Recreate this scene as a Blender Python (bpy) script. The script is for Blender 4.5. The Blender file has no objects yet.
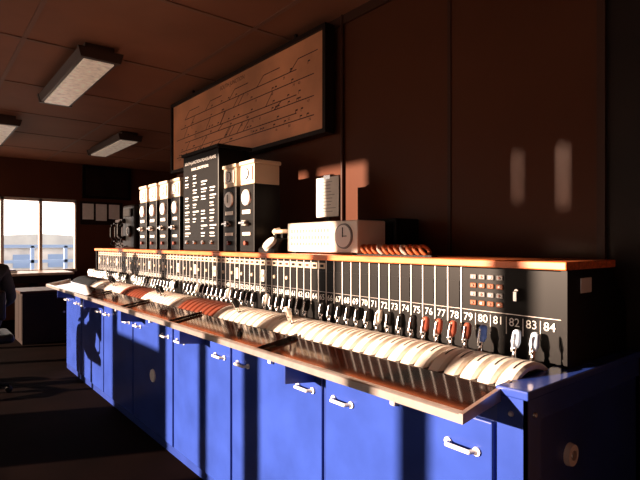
import bpy, math, random
from mathutils import Vector, Matrix
random.seed(4)
S=bpy.context.scene
COL=S.collection

# ------------------------------------------------------------ materials
def mat(name,col,rough=0.5,metal=0.0,nscale=0,namt=0.15,bump=0.0,emit=None,estr=0,spec=0.5,stretch=None):
    m=bpy.data.materials.new(name); m.use_nodes=True
    nt=m.node_tree; b=nt.nodes['Principled BSDF']
    b.inputs['Base Color'].default_value=(*col,1)
    b.inputs['Roughness'].default_value=rough
    b.inputs['Metallic'].default_value=metal
    b.inputs['Specular IOR Level'].default_value=spec
    if emit:
        b.inputs['Emission Color'].default_value=(*emit,1); b.inputs['Emission Strength'].default_value=estr
    if nscale:
        tc=nt.nodes.new('ShaderNodeTexCoord'); n=nt.nodes.new('ShaderNodeTexNoise')
        mp=nt.nodes.new('ShaderNodeMapping')
        if stretch: mp.inputs['Scale'].default_value=stretch
        nt.links.new(tc.outputs['Object'],mp.inputs['Vector']); nt.links.new(mp.outputs[0],n.inputs['Vector'])
        n.inputs['Scale'].default_value=nscale; n.inputs['Detail'].default_value=5
        r=nt.nodes.new('ShaderNodeValToRGB')
        r.color_ramp.elements[0].position=0.3; r.color_ramp.elements[1].position=0.7
        r.color_ramp.elements[0].color=(*[c*(1-namt) for c in col],1)
        r.color_ramp.elements[1].color=(*[min(1,c*(1+namt)) for c in col],1)
        nt.links.new(n.outputs['Fac'],r.inputs['Fac']); nt.links.new(r.outputs[0],b.inputs['Base Color'])
        if bump:
            bp=nt.nodes.new('ShaderNodeBump'); bp.inputs['Strength'].default_value=bump; bp.inputs['Distance'].default_value=0.01
            nt.links.new(n.outputs['Fac'],bp.inputs['Height']); nt.links.new(bp.outputs[0],b.inputs['Normal'])
    return m
M={}
M['blue']=mat('blue_paint',(0.028,0.062,0.33),0.22,nscale=5,namt=0.15,bump=0.2,spec=0.6)
M['bluedk']=mat('blue_frame_paint',(0.020,0.045,0.25),0.3,nscale=6)
M['black']=mat('black_enamel',(0.004,0.0035,0.0035),0.4,spec=0.15)
M['blackm']=mat('black_matt',(0.006,0.005,0.005),0.7,spec=0.2)
M['alu']=mat('aluminium',(0.72,0.64,0.61),0.28,0.8,nscale=30,namt=0.08)
M['chrome']=mat('chrome',(0.8,0.78,0.76),0.18,1.0)
M['ivory']=mat('ivory_plastic',(0.85,0.77,0.68),0.35,nscale=8,namt=0.06)
M['cream']=mat('cream_paint',(0.64,0.5,0.36),0.5)
M['white']=mat('white_paint',(0.85,0.83,0.8),0.5)
M['orange']=mat('orange_varnished_wood',(0.68,0.17,0.05),0.35,nscale=6,namt=0.35,stretch=(1,12,12))
M['redbr']=mat('red_brown_plastic',(0.20,0.045,0.022),0.4,nscale=6)
M['traymat']=mat('tray_varnish',(0.014,0.003,0.0015),0.08,nscale=4,namt=0.4,stretch=(1,6,6),spec=0.5)
M['red']=mat('red_lever_grip',(0.34,0.085,0.05),0.35)
M['bluegrip']=mat('blue_lever_grip',(0.12,0.25,0.8),0.35)
M['whitegrip']=mat('pale_blue_lever_grip',(0.62,0.75,0.92),0.35)
M['orangecol']=mat('orange_collar',(0.7,0.2,0.07),0.4)
M['wall']=mat('brown_wall_paint',(0.080,0.027,0.014),0.35,nscale=1.2,namt=0.12,spec=0.08)
M['ceil']=mat('ceiling_board',(0.22,0.092,0.055),0.65,nscale=1.5,namt=0.12,spec=0.2)
M['ceiltrim']=mat('ceiling_strip',(0.165,0.07,0.044),0.6)
M['walltrim']=mat('wall_batten',(0.045,0.016,0.009),0.5,spec=0.2)
M['floor']=mat('floor_lino',(0.006,0.0025,0.002),0.9,nscale=3,namt=0.3,spec=0.02)
M['dark']=mat('dark_brown_wood',(0.012,0.005,0.0035),0.5,nscale=4,namt=0.3,spec=0.2)
M['board']=mat('diagram_board_paint',(0.60,0.25,0.12),0.5,nscale=2.5,namt=0.25)
M['ink']=mat('diagram_ink',(0.06,0.02,0.012),0.6)
M['frame']=mat('window_frame_paint',(0.45,0.36,0.3),0.5)
M['lampframe']=mat('lamp_frame',(0.04,0.022,0.017),0.4)
M['diff']=mat('frosted_diffuser',(0.75,0.62,0.5),0.3,nscale=18,namt=0.35,emit=(1,0.78,0.6),estr=0.18)
M['paper']=mat('paper',(0.85,0.8,0.74),0.7,nscale=20,namt=0.05)
M['tan']=mat('tan_desk_top',(0.6,0.4,0.25),0.35,nscale=4)
M['vinyl']=mat('black_vinyl',(0.006,0.005,0.005),0.5,spec=0.2)
M['ground']=mat('ballast_ground',(0.6,0.6,0.6),0.9,nscale=0.6,namt=0.3)
M['outblue']=mat('pale_blue_steel',(0.34,0.52,0.88),0.6)
M['roof']=mat('pale_roof_sheet',(0.72,0.78,0.88),0.6,nscale=0.3,namt=0.3)
M['outwhite']=mat('pale_cladding',(0.80,0.84,0.9),0.7,nscale=0.5,namt=0.4)
M['lampamber']=mat('amber_lens',(0.25,0.08,0.035),0.3)
M['lampgrey']=mat('grey_lens',(0.2,0.19,0.19),0.3)
M['coat']=mat('dark_coat_cloth',(0.006,0.005,0.007),0.85,nscale=20,namt=0.3)
M['skin']=mat('skin',(0.52,0.27,0.18),0.5)
M['hair']=mat('brown_hair',(0.03,0.016,0.01),0.7)

# ------------------------------------------------------------ mesh builder
class MB:
    def __init__(s): s.v=[];s.f=[];s.m=[];s.names=[];s.sm=[]
    def mi(s,k):
        if k not in s.names: s.names.append(k)
        return s.names.index(k)
    def add(s,vs,fs,k,smooth=False,M4=None):
        o=len(s.v)
        for v in vs:
            v=Vector(v)
            if M4 is not None: v=M4@v
            s.v.append(v[:])
        i=s.mi(k)
        for f in fs: s.f.append([o+a for a in f]); s.m.append(i); s.sm.append(smooth)
    def box(s,x0,x1,y0,y1,z0,z1,k,M4=None,c=0.0):
        x0,x1=sorted((x0,x1)); y0,y1=sorted((y0,y1)); z0,z1=sorted((z0,z1))
        if c<=0:
            vs=[(x0,y0,z0),(x1,y0,z0),(x1,y1,z0),(x0,y1,z0),(x0,y0,z1),(x1,y0,z1),(x1,y1,z1),(x0,y1,z1)]
            fs=[(0,3,2,1),(4,5,6,7),(0,1,5,4),(1,2,6,5),(2,3,7,6),(3,0,4,7)]
            s.add(vs,fs,k,False,M4)
        else:
            import bmesh
            bm=bmesh.new(); bmesh.ops.create_cube(bm,size=1)
            for v in bm.verts: v.co=Vector(((x0+x1)/2+v.co.x*(x1-x0),(y0+y1)/2+v.co.y*(y1-y0),(z0+z1)/2+v.co.z*(z1-z0)))
            bmesh.ops.bevel(bm,geom=bm.edges[:],offset=c,segments=2,affect='EDGES',profile=0.5)
            bm.verts.index_update()
            s.add([v.co[:] for v in bm.verts],[[v.index for v in f.verts] for f in bm.faces],k,False,M4); bm.free()
    def prism(s,prof,x0,x1,k,smooth=False):
        n=len(prof)
        vs=[(x0,y,z) for y,z in prof]+[(x1,y,z) for y,z in prof]
        fs=[[i,(i+1)%n,n+(i+1)%n,n+i] for i in range(n)]
        s.add(vs,fs,k,smooth); s.add(vs,[list(range(n))[::-1],[n+i for i in range(n)]],k)
    def cone(s,p0,p1,r0,r1,k,seg=12,sx=1.0):
        p0=Vector(p0);p1=Vector(p1);d=(p1-p0).normalized()
        a=Vector((1,0,0)) if abs(d.x)<0.9 else Vector((0,1,0))
        b=d.cross(a).normalized(); a=b.cross(d).normalized()
        vs=[]
        for p,r in((p0,r0),(p1,r1)):
            for i in range(seg):
                t=2*math.pi*i/seg; vs.append((p+a*math.cos(t)*r*sx+b*math.sin(t)*r)[:])
        s.add(vs,[[i,(i+1)%seg,seg+(i+1)%seg,seg+i] for i in range(seg)],k,True)
        s.add(vs,[list(range(seg))[::-1],[seg+i for i in range(seg)]],k)
    def tube(s,pts,r,k,seg=8):
        for a,b in zip(pts[:-1],pts[1:]): s.cone(a,b,r,r,k,seg)
        for p in pts[1:-1]: s.ball(p,r,k,seg)
    def ball(s,c,r,k,seg=8,sc=(1,1,1)):
        vs=[];fs=[];R=max(4,seg//2)
        for j in range(R+1):
            ph=math.pi*j/R
            for i in range(seg):
                t=2*math.pi*i/seg
                vs.append((c[0]+r*sc[0]*math.sin(ph)*math.cos(t),c[1]+r*sc[1]*math.sin(ph)*math.sin(t),c[2]+r*sc[2]*math.cos(ph)))
        for j in range(R):
            for i in range(seg):
                fs.append([j*seg+i,(j+1)*seg+i,(j+1)*seg+(i+1)%seg,j*seg+(i+1)%seg])
        s.add(vs,fs,k,True)
    def ring(s,c,axis,R,r,k,seg=20,rs=6):
        axis=Vector(axis).normalized(); a=axis.orthogonal().normalized(); b=axis.cross(a)
        vs=[];fs=[]
        for i in range(seg):
            t=2*math.pi*i/seg; d=a*math.cos(t)+b*math.sin(t)
            for j in range(rs):
                p=2*math.pi*j/rs; vs.append((Vector(c)+d*(R+r*math.cos(p))+axis*r*math.sin(p))[:])
        for i in range(seg):
            for j in range(rs):
                fs.append([i*rs+j,((i+1)%seg)*rs+j,((i+1)%seg)*rs+(j+1)%rs,i*rs+(j+1)%rs])
        s.add(vs,fs,k,True)
    def obj(s,name,parent=None):
        me=bpy.data.meshes.new(name); me.from_pydata(s.v,[],s.f)
        for k in s.names: me.materials.append(M[k])
        me.polygons.foreach_set('material_index',s.m); me.polygons.foreach_set('use_smooth',s.sm)
        me.update()
        o=bpy.data.objects.new(name,me); COL.objects.link(o)
        if parent: o.parent=parent
        return o
def empty(name,loc=(0,0,0)):
    e=bpy.data.objects.new(name,None); e.empty_display_size=0.1; COL.objects.link(e); return e

_tc={}
def tmesh(ch):
    if ch in _tc: return _tc[ch]
    cu=bpy.data.curves.new('t','FONT'); cu.body=ch; cu.size=1; cu.align_x='CENTER'; cu.resolution_u=3
    o=bpy.data.objects.new('t',cu); COL.objects.link(o)
    dg=bpy.context.evaluated_depsgraph_get(); me=bpy.data.meshes.new_from_object(o.evaluated_get(dg))
    r=([v.co[:] for v in me.vertices],[list(p.vertices) for p in me.polygons])
    bpy.data.objects.remove(o); bpy.data.curves.remove(cu); bpy.data.meshes.remove(me)
    _tc[ch]=r; return r
def text(mb,s,x,y,z,size,k):  # faces -Y
    vs,fs=tmesh(s)
    mb.add([(x+v[0]*size,y,z+v[1]*size) for v in vs],fs,k)

CZ=1.35
XR,XL=-0.778,-5.95
# ------------------------------------------------------------ room shell
CE=2.85
b=MB(); b.box(-10.4,1.8,-1.9,4.7,-0.12,0,'floor'); b.obj('floor')
b=MB(); b.box(-10.4,1.8,-1.9,4.7,CE,CE+0.12,'ceil'); b.obj('ceiling')
b=MB(); b.box(-5.05,1.8,2.2,2.32,0,CE,'wall'); b.obj('wall_back')
b=MB(); b.box(-5.17,-5.05,2.2,4.6,0,CE,'wall'); b.obj('wall_return')
b=MB(); b.box(-10.32,-5.17,4.5,4.62,0,CE,'wall'); b.obj('wall_recess')
b=MB(); b.box(1.6,1.72,-1.8,2.2,0,CE,'wall'); b.obj('wall_right')
WX=-10.2
b=MB()
wy0,wy1,wz0,wz1=-1.2,2.36,0.82,2.16
b.box(WX-0.12,WX,-1.7,4.5,0,wz0,'wall'); b.box(WX-0.12,WX,-1.7,4.5,wz1,CE,'wall')
b.box(WX-0.12,WX,-1.7,wy0,wz0,wz1,'wall'); b.box(WX-0.12,WX,wy1,4.5,wz0,wz1,'wall')
b.obj('wall_far')
b=MB()
n=6
for i in range(n+1):
    y=wy0+(wy1-wy0)*i/n; b.box(WX-0.10,WX+0.01,max(wy0,y-0.025),min(wy1,y+0.025),wz0,wz1,'frame')
b.box(WX-0.10,WX+0.01,wy0,wy1,wz1-0.05,wz1,'frame'); b.box(WX-0.10,WX+0.06,wy0,wy1,wz0,wz0+0.05,'frame')
b.obj('window_1')
# front wall with windows (operating side, behind the photographer)
FY=-1.8
SPL=-4.03  # unseen window split here to limit the sun patch on the back wall
wins=[]
x=-9.75; i=0
while x<1.0:
    w=0.95+(0.10 if i%3==2 else 0); mid=x+w/2
    top=2.72 if mid<-4.2 else (2.22 if mid<-3.0 else 2.06)  # unseen window tops shaped to set how high the sun reaches indoors
    sill=1.22 if -5.5<mid<-4.5 else 0.40  # one raised sill added to shade the lower blue doors
    if x<SPL<x+w:
        wins.append((x,SPL,sill,2.72)); wins.append((SPL+0.03,x+w,sill,2.22))
    else:
        wins.append((x,min(x+w,1.5),sill,top))
    x+=w+(0.06,0.06,0.08)[i%3]; i+=1
glint_slits=[(-3.066,-3.0345,2.36,2.60),(-2.855,-2.822,2.32,2.60)]  # unseen openings added to throw faint sun streaks on the back wall
b=MB()
holes=wins+glint_slits
xs=sorted(set([-10.32,1.72]+[h[0] for h in holes]+[h[1] for h in holes]))
for xa,xb in zip(xs[:-1],xs[1:]):
    m=(xa+xb)/2; hs=sorted([(h[2],h[3]) for h in holes if h[0]<m<h[1]])
    z=0
    for z0,z1 in hs:
        b.box(xa,xb,FY-0.06,FY,z,z0,'wall'); z=z1
    b.box(xa,xb,FY-0.06,FY,z,CE,'wall')
b.obj('wall_front')
b=MB()
for (a,c,z0,z1) in wins:
    b.box(a,c,FY-0.05,FY-0.01,z0,z0+0.04,'frame'); b.box(a,c,FY-0.05,FY-0.01,z1-0.04,z1,'frame')
    b.box(a,a+0.03,FY-0.05,FY-0.01,z0,z1,'frame'); b.box(c-0.03,c,FY-0.05,FY-0.01,z0,z1,'frame')
b.obj('window_2')
# ceiling joint strips
b=MB()
for y in(-0.6,0.62,1.84,3.06): b.box(-10.2,1.6 if y<2.2 else -5.17,y-0.015,y+0.015,CE-0.006,CE,'ceiltrim')
for x in(-9.0,-7.8,-6.6,-5.4,-4.2,-3.0,-1.8,-0.6,0.6): b.box(x-0.015,x+0.015,-1.8,2.2 if x>-5.1 else 4.5,CE-0.007,CE,'ceiltrim')
b.obj('trim_1')
b=MB()
for x in(-1.62,-3.9): b.box(x-0.010,x+0.010,2.193,2.2,0,CE,'walltrim')
b.box(-5.05,-0.8,2.185,2.2,CE-0.06,CE,'walltrim')
b.obj('trim_2')
b=MB(); b.box(-0.80,1.6,2.08,2.2,0,CE,'dark'); b.box(-0.83,-0.80,2.06,2.2,0,CE,'walltrim'); b.obj('wall_column')
b=MB(); b.box(-5.05,-0.83,2.17,2.2,0,0.12,'dark'); b.obj('baseboard_back')

# ------------------------------------------------------------ lever frame console
P=empty('railway_lever_frame')
YF=1.28
b=MB()  # carcass
b.box(XL+0.03,XR,YF+0.012,2.12,0.0,0.90,'bluedk')
b.box(XL+0.03,XR,YF-0.004,YF+0.012,0.0,0.05,'bluedk'); b.box(XL+0.03,XR,YF-0.004,YF+0.012,0.845,0.90,'bluedk')
joints=[XR,-1.54,-2.29,-3.04,-3.79,-4.54,-5.29,XL+0.04]
for a,c in zip(joints[:-1],joints[1:]):
    b.box(c+0.012,a-0.012,YF-0.012,YF+0.012,0.055,0.84,'blue',c=0.004)
for j in joints[1:-1]:
    b.box(j-0.008,j+0.008,YF-0.002,YF+0.012,0.05,0.85,'bluedk')
b.obj('base_cabinet',P)
b=MB() # handles
def handle(x,z,L=0.10):
    b.tube([(x-L/2,YF-0.012,z),(x-L/2+0.012,YF-0.038,z),(x+L/2-0.012,YF-0.038,z),(x+L/2,YF-0.012,z)],0.007,'white')
    for s in(-1,1): b.cone((x+s*L/2,YF-0.012,z),(x+s*L/2,YF-0.018,z),0.013,0.013,'white')
for x in(-0.888,-1.425,-1.658,-2.17,-2.41,-2.92,-3.16,-3.67,-3.91,-4.42,-4.66,-5.17,-5.41,-5.83): handle(x,0.745)
for x in(-1.155,-1.91,-2.66,-3.41,-4.16,-4.91): b.box(x-0.012,x+0.012,YF-0.03,YF-0.01,0.80,0.835,'white',c=0.004); 
b.cone((-3.38,YF-0.012,0.44),(-3.38,YF-0.02,0.44),0.045,0.042,'white',20)
b.obj('door_handles',P)
# end cabinet
b=MB()
b.box(XR,-0.70,YF,2.15,0,0.94,'bluedk')
b.box(XR-0.004,-0.685,YF-0.008,2.15,0.925,0.95,'blue',c=0.004)
b.box(-0.70,-0.69,YF-0.006,YF+0.07,0,0.925,'blue'); b.box(-0.70,-0.69,2.08,2.15,0,0.925,'blue')
b.box(-0.70,-0.69,YF+0.07,2.08,0.86,0.925,'blue'); b.box(-0.70,-0.69,YF+0.07,2.08,0.0,0.10,'blue')
b.box(XR,-0.69,YF-0.006,YF,0,0.925,'blue')
for z in(0.1,0.5,0.88): 
    b.cone((-0.735,YF-0.006,z),(-0.735,YF-0.012,z),0.008,0.006,'alu')
    b.cone((-0.69,YF+0.035,z),(-0.684,YF+0.035,z),0.008,0.006,'alu')
b.cone((-0.70,1.54,0.71),(-0.685,1.54,0.71),0.035,0.032,'white',20)
b.cone((-0.685,1.54,0.71),(-0.682,1.54,0.71),0.015,0.014,'alu',16)
b.obj('end_cabinet',P)
# tray
b=MB()
TL=-6.02
b.prism([(1.115,0.885),(1.115,0.893),(1.335,0.93),(1.335,0.915)],TL,XR,'traymat')
b.prism([(1.095,0.882),(1.095,0.905),(1.10,0.909),(1.118,0.909),(1.118,0.882)],TL,XR,'alu')
b.prism([(1.095,0.882),(1.095,0.909),(1.335,0.954),(1.335,0.915)],XR,XR+0.012,'alu')
b.prism([(1.095,0.882),(1.095,0.909),(1.335,0.954),(1.335,0.915)],TL-0.012,TL,'alu')
for x in(-1.6,-2.6,-3.6,-4.6,-5.6): b.prism([(1.12,0.80),(1.12,0.885),(1.28,0.90),(1.28,0.78)],x-0.005,x+0.005,'bluedk')
b.prism([(1.335,0.90),(1.335,0.93),(1.60,0.93),(1.60,0.90)],TL,XR,'blackm')
b.prism([(1.12,0.896),(1.12,0.915),(1.325,0.945),(1.325,0.93)],-1.80,-1.79,'traymat')
for x in(-2.75,-3.6,-4.5): b.prism([(1.12,0.896),(1.12,0.912),(1.325,0.944),(1.325,0.93)],x-0.005,x+0.005,'traymat')
b.obj('front_tray',P)
# upper panel
PY=1.62
b=MB()
PR=-0.752; PL=-6.0
b.box(PL,PR,PY,1.95,0.90,1.262,'black')
b.prism([(1.60,0.93),(1.60,1.262),(1.94,1.262),(2.17,1.0),(2.17,0.93)],PR,PR+0.02,'black')
b.prism([(1.60,0.93),(1.60,1.262),(1.94,1.262),(2.17,1.0),(2.17,0.93)],PL-0.02,PL,'black')
b.prism([(1.93,0.93),(1.93,1.262),(1.94,1.262),(2.17,1.0),(2.17,0.93)],PL,PR,'blackm')
b.box(PR+0.02,PR+0.024,1.69,1.77,1.185,1.235,'white',c=0.0015)
b.obj('indicator_panel',P)
b=MB()
b.box(PL-0.03,-0.728,1.585,1.97,1.263,1.29,'orange',c=0.004)
b.obj('timber_shelf',P)
# plate strips, labels
SP=0.062
def lx(n): return -0.797-(84-n)*SP
b=MB()
for n in range(1,85):
    x=lx(n)
    text(b,str(n),x,PY-0.0035,1.060,0.041,'white')
    if n not in(79,80,81,82,83,84,):
        b.box(x-SP/2-0.002,x-SP/2+0.002,PY-0.004,PY,1.03,1.262,'white')
        b.box(x-0.022,x+0.022,PY-0.003,PY,1.105,1.205,'black')
    else:
        b.box(x-SP/2-0.001,x-SP/2+0.001,PY-0.003,PY,1.03,1.09,'white')
    if n<79:
        if n<66:
            b.box(x-0.022,x+0.022,PY-0.005,PY,1.218,1.248,'cream')
            b.box(x-0.014,x+0.014,PY-0.006,PY,1.226,1.24,'black' if n%3 else 'redbr')
        if n%2==0 and n<62:
            b.cone((x,PY,1.155),(x,PY-0.01,1.155),0.012,0.010,'cream',10)
        if n%5==1 and n<60: b.box(x-0.015,x+0.015,PY-0.005,PY,1.12,1.19,'ivory')
b.box(lx(79)-SP/2-0.002,lx(79)-SP/2+0.002,PY-0.004,PY,1.03,1.262,'white')
b.box(PL,PR,PY-0.004,PY,1.10,1.1015,'alu')
b.obj('number_plates',P)
# small annunciator group on the panel
b=MB()
for r in range(4):
    for c in range(4):
        x=-1.085+c*0.036; z=1.225-r*0.032
        b.box(x-0.013,x+0.013,PY-0.006,PY,z-0.009,z+0.009,'lampgrey' if r%2==0 else 'lampamber',c=0.003)
        b.cone((x,PY-0.006,z),(x,PY-0.010,z),0.005,0.004,'redbr' if (r+c)%2 else 'white',8)
b.cone((-0.905,PY,1.185),(-0.905,PY-0.02,1.185),0.009,0.007,'chrome')
b.box(-0.912,-0.898,PY-0.03,PY,1.15,1.185,'chrome',c=0.002)
b.obj('annunciator_lamps',P)
# quadrants
b=MB()
QC=(1.46,0.80);QR=0.185
def quadcol(n):
    if 47<=n<=54 or 28<=n<=35: return 'redbr'
    if n<=12 : return 'black'
    return 'ivory'
T=[math.radians(-49+98*i/14) for i in range(15)]
for n in range(1,85):
    x=lx(n); k=quadcol(n); w=0.0265
    vs=[];fs=[]
    cs=[(-w,-0.02),(-w,-0.008),(-w+0.008,0),(w-0.008,0),(w,-0.008),(w,-0.02)]
    for t in T:
        for dx,dr in cs: vs.append((x+dx,QC[0]+(QR+dr)*math.sin(t),QC[1]+(QR+dr)*math.cos(t)))
    m=len(cs)
    for i in range(len(T)-1):
        for j in range(m-1): fs.append([i*m+j,i*m+j+1,(i+1)*m+j+1,(i+1)*m+j])
    fs.append(list(range(m))); fs.append([(len(T)-1)*m+j for j in range(m)][::-1])
    b.add(vs,fs,k)
    vs=[];fs=[]
    TT=[t for t in T if abs(t)<0.45]
    for t in TT:
        for dx in(-0.003,0.003): vs.append((x+dx,QC[0]+(QR+0.0008)*math.sin(t),QC[1]+(QR+0.0008)*math.cos(t)))
    for i in range(len(TT)-1): fs.append([2*i,2*i+1,2*i+3,2*i+2])
    b.add(vs,fs,'blackm')
b.obj('lever_quadrants',P)
# levers
b=MB()
gr={84:'whitegrip',83:'whitegrip',81:'bluegrip',80:'red',79:'red',78:'red',77:'red'}
rev={40,41,58,22,23,66}
for n in range(1,85):
    if n==82: continue
    x=lx(n); t=math.radians(14 if n not in rev else -24)
    d=Vector((0,math.sin(t),math.cos(t))); p=Vector((x,QC[0],QC[1]))+d*(QR-0.01)
    k=gr.get(n, 'ivory' if n%7==3 else ('black' if n%2 else 'blackm'))
    b.cone(p,p+d*0.02,0.012,0.008,'chrome',10)
    b.cone(p+d*0.02,p+d*0.045,0.007,0.007,'chrome',10)
    b.cone(p+d*0.042,p+d*0.06,0.010,0.0155,k,12)
    b.cone(p+d*0.06,p+d*0.092,0.0155,0.013,k,12)
    b.ball(p+d*0.092,0.013,k,12,(1,1,0.7))
    q=Vector((0,-math.cos(t),math.sin(t)))*0.017
    b.cone(p+d*0.035+q,p+d*0.085+q*1.1,0.0045,0.0035,'chrome',8)
    b.box(x-0.004,x+0.004,(p+d*0.035).y-0.018,(p+d*0.035).y,(p+d*0.035).z-0.004,(p+d*0.035).z+0.004,'chrome')
b.obj('signal_levers',P)

# ------------------------------------------------------------ instruments on the shelf
SZ=1.29
def block_instrument(x,name='block_instrument'):
    b=MB(); w=0.09; y0=1.67; y1=1.87
    b.box(x-w,x+w,y0,y1,SZ,1.73,'black',c=0.006)
    b.box(x-w+0.003,x+w-0.003,y0+0.003,y1-0.003,1.73,1.86,'cream',c=0.006)
    b.box(x-w-0.006,x+w+0.006,y0-0.006,y1+0.006,1.86,1.885,'cream',c=0.006)
    b.box(x-w+0.02,x+w-0.02,y0-0.006,y0+0.002,1.755,1.845,'ivory',c=0.003)
    b.cone((x,y0-0.005,1.80),(x,y0-0.010,1.80),0.036,0.036,'blackm',20)
    b.cone((x,y0-0.010,1.80),(x,y0-0.012,1.80),0.031,0.031,'white',20)
    b.box(x-0.002,x+0.002,y0-0.015,y0-0.011,1.78,1.825,'redbr')
    b.cone((x,y0,1.645),(x,y0-0.012,1.645),0.055,0.052,'alu',24)
    b.cone((x,y0-0.011,1.645),(x,y0-0.014,1.645),0.045,0.045,'white',24)
    b.box(x-0.003,x+0.003,y0-0.017,y0-0.013,1.625,1.68,'black')
    b.box(x-0.05,x+0.05,y0-0.006,y0,1.54,1.565,'ivory')
    b.cone((x,y0,1.48),(x,y0-0.035,1.48),0.022,0.018,'chrome',16)
    b.box(x-0.035,x+0.035,y0-0.045,y0-0.033,1.472,1.488,'chrome',c=0.003)
    b.box(x-0.05,x+0.05,y0-0.006,y0,1.40,1.42,'ivory'); 
    b.cone((x,y0,1.35),(x,y0-0.02,1.35),0.014,0.014,'redbr',12)
    return b.obj(name)
for x in(-2.81,-3.04,-3.96,-4.21,-4.46,-4.71): block_instrument(x)
b=MB()
x0,x1=-3.80,-3.20; y0=1.67
b.box(x0,x1,y0,1.93,SZ,2.03,'black',c=0.008); b.box(x0-0.012,x1+0.012,y0-0.012,1.94,2.03,2.055,'blackm',c=0.004)
text(b,'SOUTH JUNCTION POWER FRAME',(x0+x1)/2,y0-0.002,1.96,0.034,'white')
text(b,'SIGNAL DESCRIPTIONS',(x0+x1)/2,y0-0.002,1.91,0.028,'white')
for r in range(9):
    z=1.86-r*0.055
    for c in range(4):
        xx=x0+0.045+c*0.142
        if random.random()<0.8:
            b.box(xx,xx+0.05+0.05*random.random(),y0-0.003,y0,z,z+0.010,'white')
            b.box(xx,xx+0.03+0.05*random.random(),y0-0.003,y0,z-0.02,z-0.014,'white')
for c in range(4): b.cone((x0+0.09+c*0.14,y0,1.355),(x0+0.09+c*0.14,y0-0.02,1.355),0.016,0.013,'chrome',14)
b.obj('description_cabinet')
def handset(b,c,ax,k,t=0.013):
    c=Vector(c); ax=Vector(ax).normalized(); s=Vector((0,-0.03,0))
    pts=[c-ax*0.09, c-ax*0.05+s, c+ax*0.05+s, c+ax*0.09]
    b.tube([p[:] for p in pts],t,k,8)
    b.cone(pts[0],pts[0]-s*1.2,0.02,0.027,k,12); b.cone(pts[3],pts[3]-s*1.2,0.02,0.027,k,12)
# black telephone
b=MB()
b.box(-5.40,-5.04,1.70,1.9,SZ,1.74,'black',c=0.02)
b.box(-5.34,-5.10,1.685,1.702,1.62,1.70,'blackm',c=0.004)
b.cone((-5.16,1.70,1.47),(-5.16,1.675,1.47),0.06,0.052,'black',24)
for i in range(10):
    a=2*math.pi*i/12; b.cone((-5.16+0.036*math.cos(a),1.676,1.47+0.036*math.sin(a)),(-5.16+0.036*math.cos(a),1.673,1.47+0.036*math.sin(a)),0.007,0.007,'lampgrey',8)
for z in(1.41,1.57): b.box(-5.345,-5.315,1.66,1.705,z,z+0.012,'chrome')
handset(b,(-5.33,1.665,1.49),(0,0,1),'black',0.015)
b.tube([(-5.33,1.66,1.39),(-5.31,1.65,1.33),(-5.27,1.66,1.305),(-5.24,1.70,1.32)],0.006,'black',6)
b.obj('wall_telephone')
b=MB()
b.box(-5.98,-5.5,1.80,1.83,SZ,1.62,'dark',c=0.004)
for i in range(3):
    x=-5.9+i*0.16
    b.tube([(x,1.8,1.55),(x,1.74,1.53),(x,1.73,1.56)],0.005,'chrome',6)
    handset(b,(x,1.76,1.47),(0,0,1),'black')
    b.tube([(x,1.75,1.38),(x+0.03,1.72,1.335),(x+0.06,1.76,1.31),(x+0.05,1.80,1.33)],0.005,'black',6)
b.obj('telephone_handset_rack')
# desk telephone
b=MB()
b.prism([(1.64,SZ),(1.64,1.315),(1.70,1.37),(1.80,1.385),(1.82,SZ)],-2.62,-2.45,'black')
b.cone((-2.535,1.675,1.335),(-2.535,1.655,1.352),0.05,0.045,'ivory',20)
handset(b,(-2.535,1.76,1.42),(1,0,0),'cream')
b.box(-2.58,-2.56,1.73,1.77,1.38,1.405,'black'); b.box(-2.51,-2.49,1.73,1.77,1.38,1.405,'black')
b.obj('desk_telephone')
# cream meter box with dial
b=MB()
x0,x1=-2.40,-1.80;y0=1.70
b.box(x0,x1,y0,1.90,SZ+0.01,1.465,'ivory',c=0.006)
for x in(x0+0.04,x1-0.04): b.box(x-0.02,x+0.02,y0+0.02,1.88,SZ,SZ+0.011,'blackm')
for c in range(13):
    for r in range(3):
        xx=x0+0.04+c*0.027; b.box(xx,xx+0.014,y0-0.002,y0+0.001,1.335+r*0.036,1.355+r*0.036,'lampgrey')
b.cone((x1-0.10,y0,1.385),(x1-0.10,y0-0.008,1.385),0.066,0.064,'lampgrey',28)
b.cone((x1-0.10,y0-0.008,1.385),(x1-0.10,y0-0.01,1.385),0.057,0.057,'white',28)
b.box(x1-0.102,x1-0.098,y0-0.013,y0-0.010,1.38,1.43,'black'); b.box(x1-0.10,x1-0.07,y0-0.013,y0-0.010,1.383,1.387,'black')
b.obj('clock_recorder')
b=MB(); b.box(-2.06,-1.76,1.935,2.12,SZ,1.48,'blackm',c=0.008)
b.box(-2.04,-1.78,1.93,1.936,1.32,1.46,'black'); 
for i in range(5): b.box(-2.02,-1.80,1.926,1.931,1.335+i*0.024,1.342+i*0.024,'dark')
b.obj('loudspeaker_box')
# reminder collars row
b=MB()
for i in range(11):
    x=-1.74+i*0.036
    b.ring((x,1.70,SZ+0.028),(1,0,0.9),0.026,0.008,'orangecol' if i%4!=3 else 'ivory',18)
b.box(-1.78,-1.33,1.68,1.72,SZ,SZ+0.008,'dark')
b.obj('lever_reminder_collars')
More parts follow.
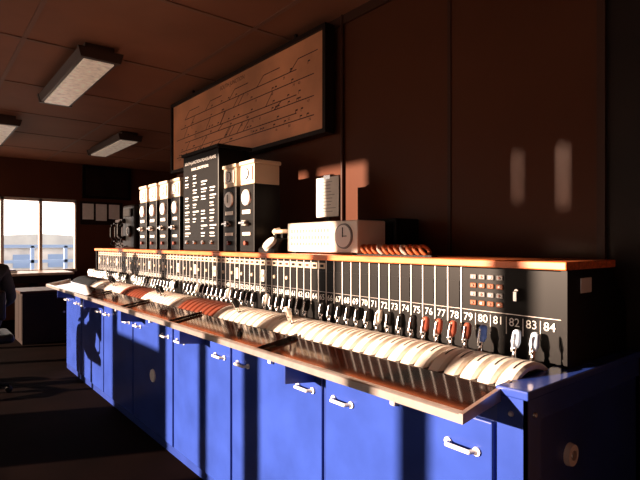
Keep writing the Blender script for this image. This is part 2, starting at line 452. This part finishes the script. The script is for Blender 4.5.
# notice on a small upright stand at the back of the shelf
b=MB()
nx,ny,nz=-2.33,1.955,1.63
b.box(nx-0.105,nx+0.105,ny-0.008,ny-0.004,nz-0.12,nz+0.12,'paper')
for r in range(10): b.box(nx-0.085,nx+0.03+0.05*random.random(),ny-0.0088,ny-0.008,nz+0.09-r*0.02,nz+0.093-r*0.02,'lampgrey')
b.box(nx-0.108,nx+0.108,ny-0.004,ny+0.002,nz-0.124,nz+0.124,'dark')
b.box(nx-0.03,nx+0.03,ny-0.012,ny+0.004,nz+0.108,nz+0.132,'chrome')
b.box(nx-0.012,nx+0.012,ny-0.002,ny+0.008,SZ,nz,'dark'); b.box(nx-0.06,nx+0.06,ny-0.04,ny+0.012,SZ,SZ+0.01,'dark')
b.obj('paper_notice')
b=MB(); b.tube([(-2.46,2.185,1.0),(-2.46,2.185,CE)],0.011,'walltrim',8); b.obj('wall_conduit')

# track diagram board
b=MB()
x0,x1,z0,z1=-5.03,-2.53,2.095,2.775; y=2.10
b.box(x0,x1,y,2.15,z0,z1,'board')
for a in((x0-0.02,x1+0.02,z1-0.01,z1+0.02),(x0-0.02,x1+0.02,z0-0.02,z0+0.01),(x0-0.02,x0+0.01,z0,z1),(x1-0.01,x1+0.02,z0,z1)):
    b.box(a[0],a[1],y-0.02,2.16,a[2],a[3],'dark')
def seg(xa,za,xb,zb,w=0.0035):
    d=Vector((xb-xa,0,zb-za)); L=d.length; d/=L; nn=Vector((-d.z,0,d.x))*w
    A=Vector((xa,y-0.002,za));B=Vector((xb,y-0.002,zb))
    b.add([(A-nn)[:],(B-nn)[:],(B+nn)[:],(A+nn)[:]],[(0,1,2,3)],'ink')
rows=[2.22,2.27,2.35,2.40,2.50,2.58]
for i,z in enumerate(rows):
    seg(x0+0.1+0.1*(i%3),z,x1-0.12-0.2*(i%2),z)
for i in range(22):
    xa=random.uniform(x0+0.2,x1-0.4); r=random.randrange(len(rows)-1); seg(xa,rows[r],xa+0.10,rows[r+1])
for i in range(5):
    xa=x0+0.3+i*0.45; seg(xa,2.58,xa+0.1,2.65); seg(xa+0.1,2.65,xa+0.32,2.65)
for i in range(60):
    xa=random.uniform(x0+0.1,x1-0.1); r=random.choice(rows); 
    seg(xa,r,xa,r+0.022,0.002); seg(xa,r+0.022,xa+0.025,r+0.022,0.005)
for i in range(26): text(b,str(random.randrange(1,84)),random.uniform(x0+0.15,x1-0.15),y-0.002,random.choice(rows)-0.032,0.028,'ink')
text(b,'SOUTH JUNCTION',(x0+x1)/2,y-0.002,2.70,0.05,'ink')
for x in(-4.6,-2.9): b.box(x-0.01,x+0.01,2.12,2.14,z1,CE,'dark')
b.box(-4.9,-4.86,2.15,2.2,2.3,2.34,'dark'); b.box(-2.7,-2.66,2.15,2.2,2.3,2.34,'dark')
b.obj('track_diagram_board')

# ------------------------------------------------------------ ceiling lights
def lamp(xc,yc,L=1.55,w=0.31):
    b=MB(); z=CE
    b.prism([(yc-w/2+0.05,z-0.05),(yc-w/2+0.05,z),(yc+w/2-0.05,z),(yc+w/2-0.05,z-0.05)],xc-L/2+0.02,xc+L/2-0.02,'lampframe')
    b.prism([(yc-w/2+0.02,z-0.115),(yc-w/2,z-0.05),(yc+w/2,z-0.05),(yc+w/2-0.02,z-0.115)],xc-L/2+0.02,xc+L/2-0.02,'lampframe')
    b.box(xc-L/2+0.04,xc+L/2-0.04,yc-w/2+0.045,yc+w/2-0.045,z-0.128,z-0.11,'diff',c=0.006)
    for s in(-1,1):
        xx=xc+s*L/2
        b.prism([(yc-w/2+0.012,z-0.122),(yc-w/2-0.008,z-0.045),(yc+w/2+0.008,z-0.045),(yc+w/2-0.012,z-0.122)],xx-0.02,xx+0.02,'lampframe')
    b.obj('fluorescent_ceiling_light')
lamp(-4.75,1.09); lamp(-7.6,2.25); lamp(-7.6,0.82)

# ------------------------------------------------------------ far end
b=MB()
b.box(WX+0.01,WX+0.05,2.46,3.36,2.2,2.83,'black',c=0.005)
b.box(WX+0.05,WX+0.06,2.52,3.30,2.26,2.77,'dark')
b.obj('wall_blackboard')
b=MB()
b.box(WX+0.01,WX+0.03,2.42,3.2,1.70,2.14,'dark')
for y,z,w,h in((2.46,1.8,0.2,0.3),(2.70,1.78,0.2,0.32),(2.94,1.82,0.2,0.28)):
    b.box(WX+0.03,WX+0.034,y,y+w,z,z+h,'paper')
b.obj('notice_board')
b=MB()
b.box(-10.1,-9.2,0.3,2.1,0.82,0.86,'tan',c=0.005)
for x in(-10.05,-9.25):
    for y in(0.35,2.05): b.box(x-0.03,x+0.03,y-0.03,y+0.03,0,0.82,'dark')
b.box(-9.26,-9.24,0.35,2.05,0.7,0.82,'dark'); b.box(-10.0,-9.3,1.55,2.02,0.3,0.8,'dark')
for i in range(3): b.box(-9.3,-9.285,1.57,2.0,0.32+i*0.16,0.46+i*0.16,'walltrim')
b.obj('writing_desk')
b=MB()
b.box(-9.75,-9.45,0.9,1.3,0.86,0.90,'paper',c=0.004); b.box(-9.74,-9.46,0.92,1.28,0.90,0.915,'bluedk',c=0.003); b.obj('train_register_book')
b=MB()
b.box(-8.2,-7.6,1.1,1.75,0.0,0.68,'dark'); b.box(-8.23,-7.57,1.07,1.78,0.68,0.71,'walltrim',c=0.004)
b.box(-8.18,-7.9,1.095,1.101,0.05,0.65,'dark'); b.box(-7.88,-7.62,1.095,1.101,0.05,0.65,'dark')
b.box(-7.6,-7.594,1.13,1.72,0.05,0.65,'dark'); b.cone((-7.594,1.6,0.4),(-7.57,1.6,0.4),0.015,0.012,'alu')
b.obj('storage_locker')
# swivel chair
cx,cy=-5.3,0.44
b=MB()
for i in range(5):
    a=2*math.pi*i/5+0.2; e=(cx+0.22*math.cos(a),cy+0.22*math.sin(a),0.07)
    b.tube([(cx,cy,0.12),e],0.018,'blackm'); b.ball((e[0],e[1],0.03),0.03,'blackm',10)
b.cone((cx,cy,0.1),(cx,cy,0.48),0.03,0.022,'blackm')
b.box(cx-0.24,cx+0.22,cy-0.24,cy+0.24,0.47,0.55,'vinyl',c=0.03)
b.box(cx+0.20,cx+0.26,cy-0.17,cy+0.17,0.68,0.94,'vinyl',c=0.025)
b.tube([(cx+0.1,cy,0.49),(cx+0.27,cy,0.55),(cx+0.27,cy,0.85)],0.014,'blackm')
b.obj('swivel_chair')

# seated signalman, facing the far windows (-X)
PE=empty('signalman')
def skinned(name,pts,edges,rad,mk,root=0,sub=2):
    me=bpy.data.meshes.new(name); me.from_pydata([(cx+p[0],cy+p[1],p[2]) for p in pts],edges,[])
    o=bpy.data.objects.new(name,me); COL.objects.link(o); o.parent=PE
    md=o.modifiers.new('skin','SKIN'); md.use_smooth_shade=True
    sv=me.skin_vertices[0].data
    for i,r in enumerate(rad):
        sv[i].radius=r if isinstance(r,tuple) else (r,r); sv[i].use_root=(i==root)
    if sub:
        s=o.modifiers.new('sub','SUBSURF'); s.levels=sub; s.render_levels=sub
    me.materials.append(M[mk]); return o
pts=[(0.02,0,0.66),(0.04,0,0.82),(0.04,0,0.98),(0.03,0,1.10),(0.01,0,1.17),
 (0.03,0.17,1.10),(-0.02,0.24,0.84),(-0.24,0.17,0.755),
 (0.03,-0.17,1.10),(-0.02,-0.24,0.84),(-0.24,-0.17,0.755),
 (0.0,0.10,0.645),(-0.43,0.13,0.63),(-0.44,0.13,0.36),(-0.42,0.13,0.10),
 (0.0,-0.10,0.645),(-0.43,-0.13,0.63),(-0.44,-0.13,0.36),(-0.42,-0.13,0.10)]
ed=[(0,1),(1,2),(2,3),(3,4),(3,5),(5,6),(6,7),(3,8),(8,9),(9,10),(0,11),(11,12),(12,13),(13,14),(0,15),(15,16),(16,17),(17,18)]
rad=[(0.13,0.11),(0.14,0.11),(0.16,0.115),(0.12,0.10),0.065,0.072,0.055,0.038,0.072,0.055,0.038,0.095,0.068,0.06,0.048,0.095,0.068,0.06,0.048]
skinned('clothed_body',pts,ed,rad,'coat')
for s in(-1,1):
    skinned('shoe',[(-0.40,s*0.13,0.055),(-0.50,s*0.135,0.05),(-0.62,s*0.14,0.038)],[(0,1),(1,2)],[0.05,0.045,0.033],'black')
    hp=(-0.245,s*0.168,0.752)
    skinned('palm',[hp,(-0.29,s*0.155,0.742),(-0.33,s*0.15,0.735)],[(0,1),(1,2)],[(0.024,0.02),(0.036,0.016),(0.038,0.013)],'skin')
    for j,(dy,L) in enumerate(((-0.028,0.070),(-0.010,0.082),(0.009,0.076),(0.027,0.060))):
        y=s*0.15+s*-dy
        skinned('finger',[(-0.325,y,0.737),(-0.325-L*0.45,y,0.735),(-0.325-L*0.75,y,0.722),(-0.325-L*0.95,y,0.705)],[(0,1),(1,2),(2,3)],[0.0095,0.009,0.008,0.007],'skin',sub=1)
    skinned('thumb',[(-0.275,s*0.135,0.742),(-0.30,s*0.105,0.738),(-0.33,s*0.095,0.730)],[(0,1),(1,2)],[0.012,0.011,0.009],'skin',sub=1)
b=MB(); hz=1.345
b.cone((cx+0.01,cy,1.15),(cx-0.005,cy,1.29),0.058,0.052,'skin',16)
b.ball((cx+0.0,cy,hz+0.02),0.1,'skin',24,(0.98,0.78,1.08)); b.ball((cx-0.03,cy,hz-0.05),0.07,'skin',20,(0.9,0.85,0.9))
b.ball((cx+0.012,cy,hz+0.035),0.106,'hair',24,(0.95,0.82,1.03))
b.ball((cx-0.035,cy,hz+0.005),0.075,'skin',20,(0.95,0.86,1.0))
b.cone((cx-0.10,cy,hz+0.02),(cx-0.122,cy,hz-0.02),0.009,0.016,'skin',10); b.ball((cx-0.115,cy,hz-0.02),0.014,'skin',10)
b.ball((cx-0.095,cy,hz-0.055),0.02,'redbr',12,(0.5,1.1,0.35))
for s in(-1,1):
    b.ball((cx-0.095,cy+s*0.032,hz+0.015),0.012,'white',10); b.ball((cx-0.104,cy+s*0.032,hz+0.015),0.006,'black',8)
    b.ball((cx-0.098,cy+s*0.032,hz+0.036),0.02,'hair',10,(0.4,1,0.25))
    b.ball((cx+0.0,cy+s*0.083,hz),0.028,'skin',12,(0.6,0.35,1))
b.obj('head',PE)

# ------------------------------------------------------------ outside
b=MB(); b.box(-120,60,-90,90,-3.3,-3.2,'ground'); b.obj('ground')
b=MB()
for i in range(16):
    y=-8+i*1.6; b.box(-30.1,-29.9,y-0.08,y+0.08,-3.2,1.2,'outblue')
for z in(1.1,0.3,-0.6,-1.6): b.box(-30.1,-29.9,-8,16,z,z+0.16,'outblue')
b.obj('steel_footbridge')
b=MB(); b.box(-62,-52,-12,30,-3.2,0.9,'outwhite'); b.prism([(-12.5,0.9),(9,2.2),(30.5,0.9)],-62.5,-51.5,'roof')
for i in range(14): b.box(-52,-51.9,-10+i*2.8,-8.6+i*2.8,-0.9,0.3,'outblue')
b.obj('station_building')

# ------------------------------------------------------------ lights
el=math.radians(10.5)
sunto=Vector((-0.45,-1.0,0)).normalized()*math.cos(el)+Vector((0,0,math.sin(el)))
w=bpy.data.worlds.new('sky'); S.world=w; w.use_nodes=True
nt=w.node_tree; N=nt.nodes; L=nt.links
bg=N['Background']
tc=N.new('ShaderNodeTexCoord')
def dotn(v):
    d=N.new('ShaderNodeVectorMath'); d.operation='DOT_PRODUCT'; L.new(tc.outputs['Generated'],d.inputs[0]); d.inputs[1].default_value=v; return d.outputs['Value']
def mth(op,a,b_,clamp=False):
    m=N.new('ShaderNodeMath'); m.operation=op; m.use_clamp=clamp
    for i,v in enumerate((a,b_)):
        if isinstance(v,(int,float)): m.inputs[i].default_value=v
        else: L.new(v,m.inputs[i])
    return m.outputs[0]
dx=dotn((-1,0,0)); st=mth('ADD',mth('MULTIPLY',mth('POWER',mth('ABSOLUTE',dx,0),4.0),4.0),0.06)
ds=mth('MAXIMUM',dotn(sunto[:]),0.0); glow=mth('MULTIPLY',mth('POWER',ds,30.0),1.0)
bg.inputs[0].default_value=(1.0,0.85,0.75,1); L.new(st,bg.inputs[1])
bg2=N.new('ShaderNodeBackground'); bg2.inputs[0].default_value=(1.0,0.5,0.25,1); L.new(glow,bg2.inputs[1])
ad=N.new('ShaderNodeAddShader'); L.new(bg.outputs[0],ad.inputs[0]); L.new(bg2.outputs[0],ad.inputs[1]); L.new(ad.outputs[0],N['World Output'].inputs['Surface'])
sd=bpy.data.lights.new('sun','SUN'); sd.energy=20; sd.color=(1,0.72,0.53); sd.angle=math.radians(0.9)
so=bpy.data.objects.new('sun',sd); COL.objects.link(so)
so.rotation_euler=(-sunto).to_track_quat('-Z','Y').to_euler(); so.location=(-3,-5,4)

# ------------------------------------------------------------ camera
cd=bpy.data.cameras.new('camera'); cam=bpy.data.objects.new('camera',cd); COL.objects.link(cam)
cd.sensor_width=36; cd.lens=36*499/640; cd.clip_start=0.05; cd.clip_end=300
cd.shift_y=3/640
cam.location=(0,0,CZ)
f=Vector((-0.7765,0.6301,0)); cam.rotation_euler=f.to_track_quat('-Z','Y').to_euler()
S.camera=cam
S.view_settings.view_transform='Standard'
S.view_settings.look='None'
